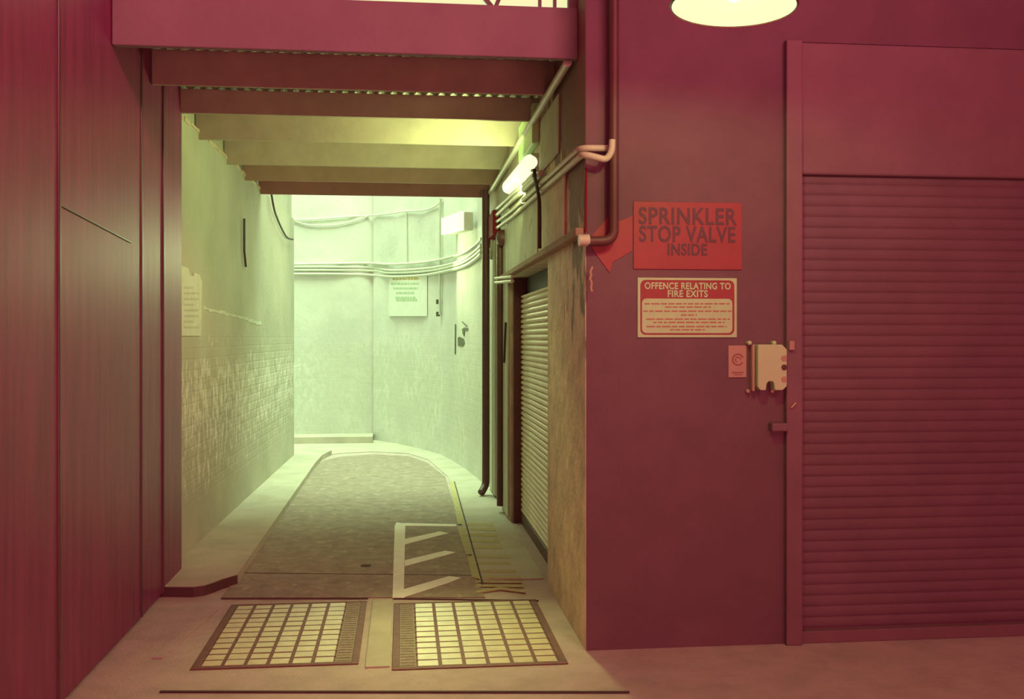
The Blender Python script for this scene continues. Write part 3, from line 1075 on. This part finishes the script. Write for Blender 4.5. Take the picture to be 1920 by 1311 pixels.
# conduits along the wall
XC = XR - 0.03
for k, (za, zb, r, ya_, lab) in enumerate((
        (2.36, 2.50, 0.016, 4.9, 'pale conduit along the passage wall, lowest of the bundle, curving up at the corner'),
        (2.405, 2.555, 0.016, 4.95, 'pale conduit along the passage wall, second from the bottom under the tube'),
        (2.50, 2.61, 0.020, 6.0, 'pale conduit close under the lit tube, third from the bottom'),
        (2.53, 2.67, 0.020, 6.3, 'pale conduit touching the lit tube from below, topmost of the bundle'))):
    pts = [(XC, ya_, za), (XC, 7.6, (za + zb) / 2), (XC, 9.3, zb), (XC, 9.45, zb - 0.25)]
    if k == 0:
        pts = [P(1148, 262, YF - 0.10), P(1147, 284, YF - 0.10), P(1137, 300, YF - 0.10), (XC, YF - 0.10, 2.36)] + pts[1:]
    elif k == 1:
        pts = [(XR + 0.10, YF - 0.04, 2.40), (XC, YF - 0.04, 2.40)] + pts[1:]
    pts = fillet(pts, 0.08, 5)
    o = MB().tube(pts, r, 10).build('wall_conduit', 'pipe', smooth=True)
    tag(o, lab, 'pipe', 'conduits under the passage tube')
pts = [(XR - 0.045, 4.95, 2.885), (XR - 0.045, 6.6, 2.88), (XR - 0.045, YEND - 0.3, 2.875)]
o = MB().tube(pts, 0.022, 12).build('roof_conduit', 'pipe', smooth=True)
tag(o, 'long pale pipe along the top of the right passage wall under the joists', 'pipe')
# dark cable dropping across the bundle
cp = [onx(*p, XR - 0.058) for p in ((1002, 318), (1003, 334), (1008, 355), (1012, 380), (1012, 430), (1012, 466))]
o = MB().tube(fillet(cp, 0.05, 4), 0.011, 8).build('drop_cable', 'cable', smooth=True)
tag(o, 'dark cable dropping from the tube between the two fascia boards', 'cable')

# uprights at the far end of the passage
XU = XR - 0.04


def upright(px, r, pya, pyb, name, m, label, cat='pipe', x=XU):
    a, b = onx(px, pya, x), onx(px, pyb, x)
    o = MB().tube([a, b], r, 12).build(name, m, smooth=True)
    return tag(o, label, cat)


XU = XR - 0.085
y0 = onx(911, 600, XU).y
o = MB().tube(fillet([(XU, y0, 2.9), (XU, y0, 0.10), (XU - 0.05, y0 - 0.08, 0.04)], 0.08, 5), 0.036, 14).build('down_pipe', 'darkpipe', smooth=True)
tag(o, 'dark red down pipe at the far corner of the passage, kicked out at its foot', 'pipe')
XU = XR - 0.04
y1_ = onx(938, 600, XU).y
o = MB().tube([(XU, y1_, 2.36), (XU, y1_, 0.06)], 0.03, 14).build('down_pipe', 'darkpipe', smooth=True)
tag(o, 'dark red upright pipe between the far pale strip and the shutter jamb', 'pipe')
o = MB().box(XR - 0.025, XR, onx(932, 600, XR).y, min(onx(917, 600, XR).y, YEND - 0.06), 0.03, onx(919, 452, XR - 0.06).z).build('cover_board', 'board', bevel=0.006)
tag(o, 'pale upright board between the two dark red pipes', 'board')
o = MB().box(XR - 0.02, XR, onx(956, 600, XR).y, onx(943, 600, XR).y, 0.03, 2.8).build('jamb_board', 'board', bevel=0.006)
tag(o, 'pale upright board beside the far jamb of the narrow shutter', 'board')
q0, q1 = onx(926, 425, XR - 0.06), onx(915, 425, XR - 0.06)
t = thing('alarm_box', 'dark red upright box high on the far corner of the passage', 'box', (XR, (q0.y + q1.y) / 2, onx(919, 447, XR - 0.06).z))
MB().box(XR - 0.07, XR, q0.y, q1.y, onx(919, 447, XR - 0.06).z, onx(919, 403, XR - 0.06).z).build('box_body', 'red', t, bevel=0.012)
q = onx(938, 446, XR - 0.05)
o = MB().lathe((XR - 0.01, q.y, q.z), [(0.07, 0.0), (0.07, 0.03), (0.055, 0.06), (0.02, 0.075), (0.0, 0.075)], 24, (-1, 0, 0)).build('alarm_bell', 'darkpipe', smooth=True)
tag(o, 'dark round bell on the passage wall beside the dark red box', 'bell')
for k, py in enumerate((521, 529)):
    a, b = onx(929, py + 1, XR - 0.09), onx(961, py - 2, XR - 0.09)
    o = MB().tube([a, b], 0.013, 8).build('cross_conduit', 'pipe', smooth=True)
    tag(o, ('upper' if k == 0 else 'lower') + ' of two short pale conduits crossing the dark pipe at shutter height', 'pipe', 'short conduits at the far jamb')
o = MB().tube([onx(948, 605, XR - 0.03), onx(945, 680, XR - 0.03)], 0.009, 8).build('jamb_cable', 'cable', smooth=True)
tag(o, 'short dark cable on the pale board beside the far shutter jamb', 'cable')

# ------------------------------------------------------------------ left wall fittings


def onleft(px, py, off=0.02):
    """point on the left passage wall (slightly skewed plane)"""
    d = ray(px, py)
    # X = -1.44 + off + (Y-6.5)*0.0193
    t_ = (-1.44 + off - 6.5 * 0.0193) / (d.x - 0.0193 * d.y)
    return Vector((0, 0, EYE)) + d * t_


pts = [(330, 495), (352, 503), (356, 517), (362, 518), (363, 511), (373, 515), (378, 528), (376, 630), (330, 630)]
mb = MB().prism([onleft(a, b, 0.003) for a, b in pts], (0.004, 0, 0))
t = mb.build('paper_notice', 'paper')
tag(t, 'torn pale paper notice on the left wall beside the metal cladding', 'notice')
to = lambda u, v: onleft(340 + u * 36, 515 + v * 112, 0.0075)
for k in range(8):
    mb = MB()
    print_lines(mb, to, [(0.22 + 0.095 * k, 0.15, 0.9 if k % 3 else 0.65)], 0, 1, 0.018, (0.001, 0, 0))
    mb.build('text_line', 'paperink', t)
mb = MB()
px_ = 380
while px_ < 488:
    y_ = 578 + (px_ - 380) * 0.26 + random.uniform(-1.5, 1.5)
    w_ = random.uniform(5, 11)
    h_ = random.uniform(1.5, 3.5)
    q = [onleft(px_, y_ - h_, 0.0), onleft(px_ + w_, y_ + 1 - h_, 0.0), onleft(px_ + w_, y_ + 1 + h_, 0.0), onleft(px_, y_ + h_, 0.0)]
    mb.prism(q, (0.004, 0, 0))
    px_ += w_ * 0.9
struct(mb.build('trim_6', 'paper'))
o = MB().tube([onleft(458, 410, 0.02), onleft(458, 470, 0.02), onleft(461, 500, 0.02)], 0.010, 8).build('wall_rod', 'cable', smooth=True)
tag(o, 'short dark upright rod on the left passage wall', 'rod')
o = MB().tube(fillet([onleft(507, 352, 0.03), onleft(514, 395, 0.03), onleft(526, 425, 0.03), onleft(538, 447, 0.03), onleft(549, 449, 0.03)], 0.2, 5), 0.011, 8).build(
    'loose_cable', 'cable', smooth=True)
tag(o, 'loose dark cable drooping down the bright left wall beyond the roof', 'cable')

# ------------------------------------------------------------------ yard fittings
YB = corner.y + 0.05


def oncurve(px, py, off=0.03):
    """point on the yard wall: the flat back part or the curved part"""
    d = ray(px, py)
    best = None
    plan = [(-4.0, YB), (corner.x, YB)] + curve[::-1]
    for (xa_, ya2), (xb_, yb2) in zip(plan[:-1], plan[1:]):
        ex, ey = xb_ - xa_, yb2 - ya2
        den = d.x * ey - d.y * ex
        if abs(den) < 1e-9:
            continue
        t_ = (xa_ * ey - ya2 * ex) / den
        u_ = (d.x * ya2 - d.y * xa_) / -den if False else ((d.x * t_ - xa_) / ex if abs(ex) > abs(ey) else (d.y * t_ - ya2) / ey)
        if t_ > 0 and -0.02 <= u_ <= 1.02:
            if best is None or t_ < best[0]:
                nx, ny = -ey, ex
                l = math.hypot(nx, ny)
                nx, ny = nx / l, ny / l
                if nx * d.x + ny * d.y > 0:
                    nx, ny = -nx, -ny
                best = (t_, Vector((nx, ny, 0)))
    p = Vector((0, 0, EYE)) + d * best[0]
    return p + best[1] * off


rows = (([(545, 496), (620, 495), (690, 494), (735, 496), (790, 493), (830, 487), (870, 476), (893, 462), (908, 448)], 0.016,
         'white pipe along the yard wall, topmost of the bundle of four'),
        ([(545, 501), (620, 501), (695, 502), (735, 507), (790, 505), (830, 500), (870, 489), (893, 474), (908, 460)], 0.018,
         'white pipe along the yard wall, second from the top of the bundle of four'),
        ([(545, 507), (620, 507), (695, 508), (735, 512), (790, 510), (830, 505), (870, 494), (893, 481), (908, 468)], 0.018,
         'white pipe along the yard wall, third from the top of the bundle of four'),
        ([(545, 514), (620, 514), (695, 516), (735, 519), (790, 517), (830, 511), (870, 501), (893, 489), (908, 476)], 0.020,
         'white pipe along the yard wall, lowest of the bundle of four'))
for pts, r, lab in rows:
    o = MB().tube(spline([oncurve(a, b, 0.03) for a, b in pts]), r, 10).build('yard_pipe', 'yardpipe', smooth=True)
    tag(o, lab, 'pipe', 'pipe bundle along the yard wall')
o = MB().tube(spline([oncurve(a, b, 0.02) for a, b in ((545, 413), (600, 411), (650, 407), (690, 405), (725, 402), (760, 397), (800, 394), (822, 385), (832, 372))]), 0.010, 8).build(
    'sagging_cable', 'yardpipe', smooth=True)
tag(o, 'sagging pale cable across the top of the yard wall', 'cable')
o = MB().tube(spline([oncurve(a, b, 0.02) for a, b in ((552, 415), (580, 422), (620, 423), (660, 416), (692, 405))]), 0.009, 8).build('sagging_cable', 'yardpipe', smooth=True)
tag(o, 'second pale cable drooping below the sagging cable on the yard wall', 'cable')
o = MB().tube([oncurve(764, 398, 0.015), oncurve(765, 495, 0.015)], 0.010, 8).build('yard_conduit', 'yardpipe', smooth=True)
tag(o, 'thin upright conduit from the sagging cable down to the pipe bundle', 'pipe')
t = thing('switch_conduit', 'upright conduit with a small switch at its foot below the far lamp', 'pipe', oncurve(829, 592, 0.02))
MB().tube([oncurve(830, 372, 0.03), oncurve(829, 590, 0.03)], 0.016, 8).build('tube', 'yardpipe', t, smooth=True)
for py, m_ in ((566, 'darkink'), (589, 'darkink')):
    q = oncurve(827, py, 0.04)
    MB().box(q.x - 0.025, q.x + 0.025, q.y - 0.02, q.y + 0.02, q.z - 0.03, q.z + 0.03).build('switch', m_, t, bevel=0.006)


def project(p):
    c_, s_ = math.cos(YAW), math.sin(YAW)
    x_, y_ = p.x * c_ - p.y * s_, p.x * s_ + p.y * c_
    return 960 + F * x_ / y_, HORIZON - F * (p.z - EYE) / y_


def seen_at(px, py, off):
    """point standing off the yard wall that is seen at this pixel"""
    qx, qy = px, py
    for _ in range(12):
        p_ = oncurve(min(qx, 906), qy, off)
        ex, ey = project(p_)
        qx += (px - ex) * 0.7
        qy += (py - ey) * 0.7
    return p_


a, b = seen_at(833, 425, 0.14), seen_at(870, 414, 0.14)
t = thing('bulkhead_light', 'lit rectangular lamp on the curved yard wall', 'lamp', (a + b) / 2)
dd = (b - a)
hh = 0.10
nrm = Vector((dd.y, -dd.x, 0)).normalized()
if nrm.y > 0:
    nrm = -nrm
up = Vector((0, 0, hh))
fr = [a - up, b - up, b + up, a + up]
MB().prism(fr, nrm * 0.04).build('lamp_cover', 'farlight', t, bevel=0.01)
MB().prism([p - nrm * 0.001 for p in fr], -nrm * 0.10).build('housing', 'yardpipe', t, bevel=0.01)

# faded notice on the back wall
t = thing('yard_notice', 'faded notice with orange heading under the pipe bundle on the yard wall', 'notice', oncurve(766, 580, 0.0))
mb = MB()
to = lambda u, v: oncurve(730 + u * 72, 518 + v * 75, 0.008)
c4 = [to(0, 1), to(1, 1), to(1, 0), to(0, 0)]
MB().prism(c4, (0, -0.003, 0)).build('notice_face', 'noticeface', t)
mb = MB()
to = lambda u, v: (c4[3] * (1 - u) + c4[2] * u) * (1 - v) + (c4[0] * (1 - u) + c4[1] * u) * v + Vector((0, -0.0035, 0))
print_lines(mb, to, [(0.06, 0.10, 0.78)], 0, 1, 0.035, (0, -0.002, 0))
mb.build('heading', 'orangeink', t)
mb = MB()
print_lines(mb, to, [(0.19, 0.06, 0.80), (0.305, 0.12, 0.77), (0.42, 0.2, 0.68), (0.54, 0.18, 0.72), (0.60, 0.2, 0.75)], 0, 1, 0.028, (0, -0.002, 0))
mb.build('small_print', 'greenink', t)

# spray paint figure on the curved wall
t = thing('spray_stencil', 'dark sprayed shapes with an upright line on the curved yard wall', 'graffiti', oncurve(865, 665, 0.0))
for nm, pl in (('sprayed_line', [(853.5, 608), (855.5, 608), (855, 664), (853, 664)]),
               ('sprayed_patch', [(859, 633), (862, 632), (870, 635), (872, 643), (868, 650), (859, 648)]),
               ('sprayed_patch', [(867, 617), (872, 614), (879, 616), (877, 620), (872, 620), (871, 631), (868, 626)]),
               ('sprayed_line', [(866, 603), (868, 603), (877, 611), (876, 613)])):
    MB().prism([oncurve(a_, b_, 0.004) for a_, b_ in pl], (-0.002, -0.003, 0)).build(nm, 'darkink', t)

# ------------------------------------------------------------------ pendant lamp over the street wall
c = ony(1375, 14, 3.5)
tilt = Vector((0.045, 0.0, 1.0)).normalized()
rr = 118.0 / F * 3.55
t = thing('pendant_lamp', 'round enamel pendant lamp glowing at the top of the street wall', 'lamp', c)
MB().lathe(c, [(rr, 0.0), (rr * 1.02, 0.006), (rr * 0.98, 0.03), (rr * 0.72, 0.10), (rr * 0.40, 0.16), (rr * 0.22, 0.20), (rr * 0.20, 0.27), (0.02, 0.29)], 56, tilt).build(
    'lamp_shade', 'shade', t, smooth=True)
MB().lathe(c, [(rr * 0.985, 0.002), (rr * 0.93, 0.03), (rr * 0.68, 0.092), (rr * 0.36, 0.148), (0.01, 0.15)], 56, tilt).build('shade_lining', 'enamel_in', t, smooth=True)
prof = [(0.0, 0.012)] + [(0.035 * math.sin(R(a)), 0.05 - 0.035 * math.cos(R(a))) for a in range(20, 150, 15)] + [(0.016, 0.10), (0.016, 0.14)]
MB().lathe(c + tilt * 0.005, prof, 24, tilt).build('bulb', 'bulb', t, smooth=True)
MB().tube([c + tilt * 0.285, c + tilt * 1.4], 0.008, 8).build('cord', 'cable', t, smooth=True)
lamp('pendant_glow', 'POINT', c + tilt * 0.035, 40, (0.70, 1.0, 0.30), radius=0.05)
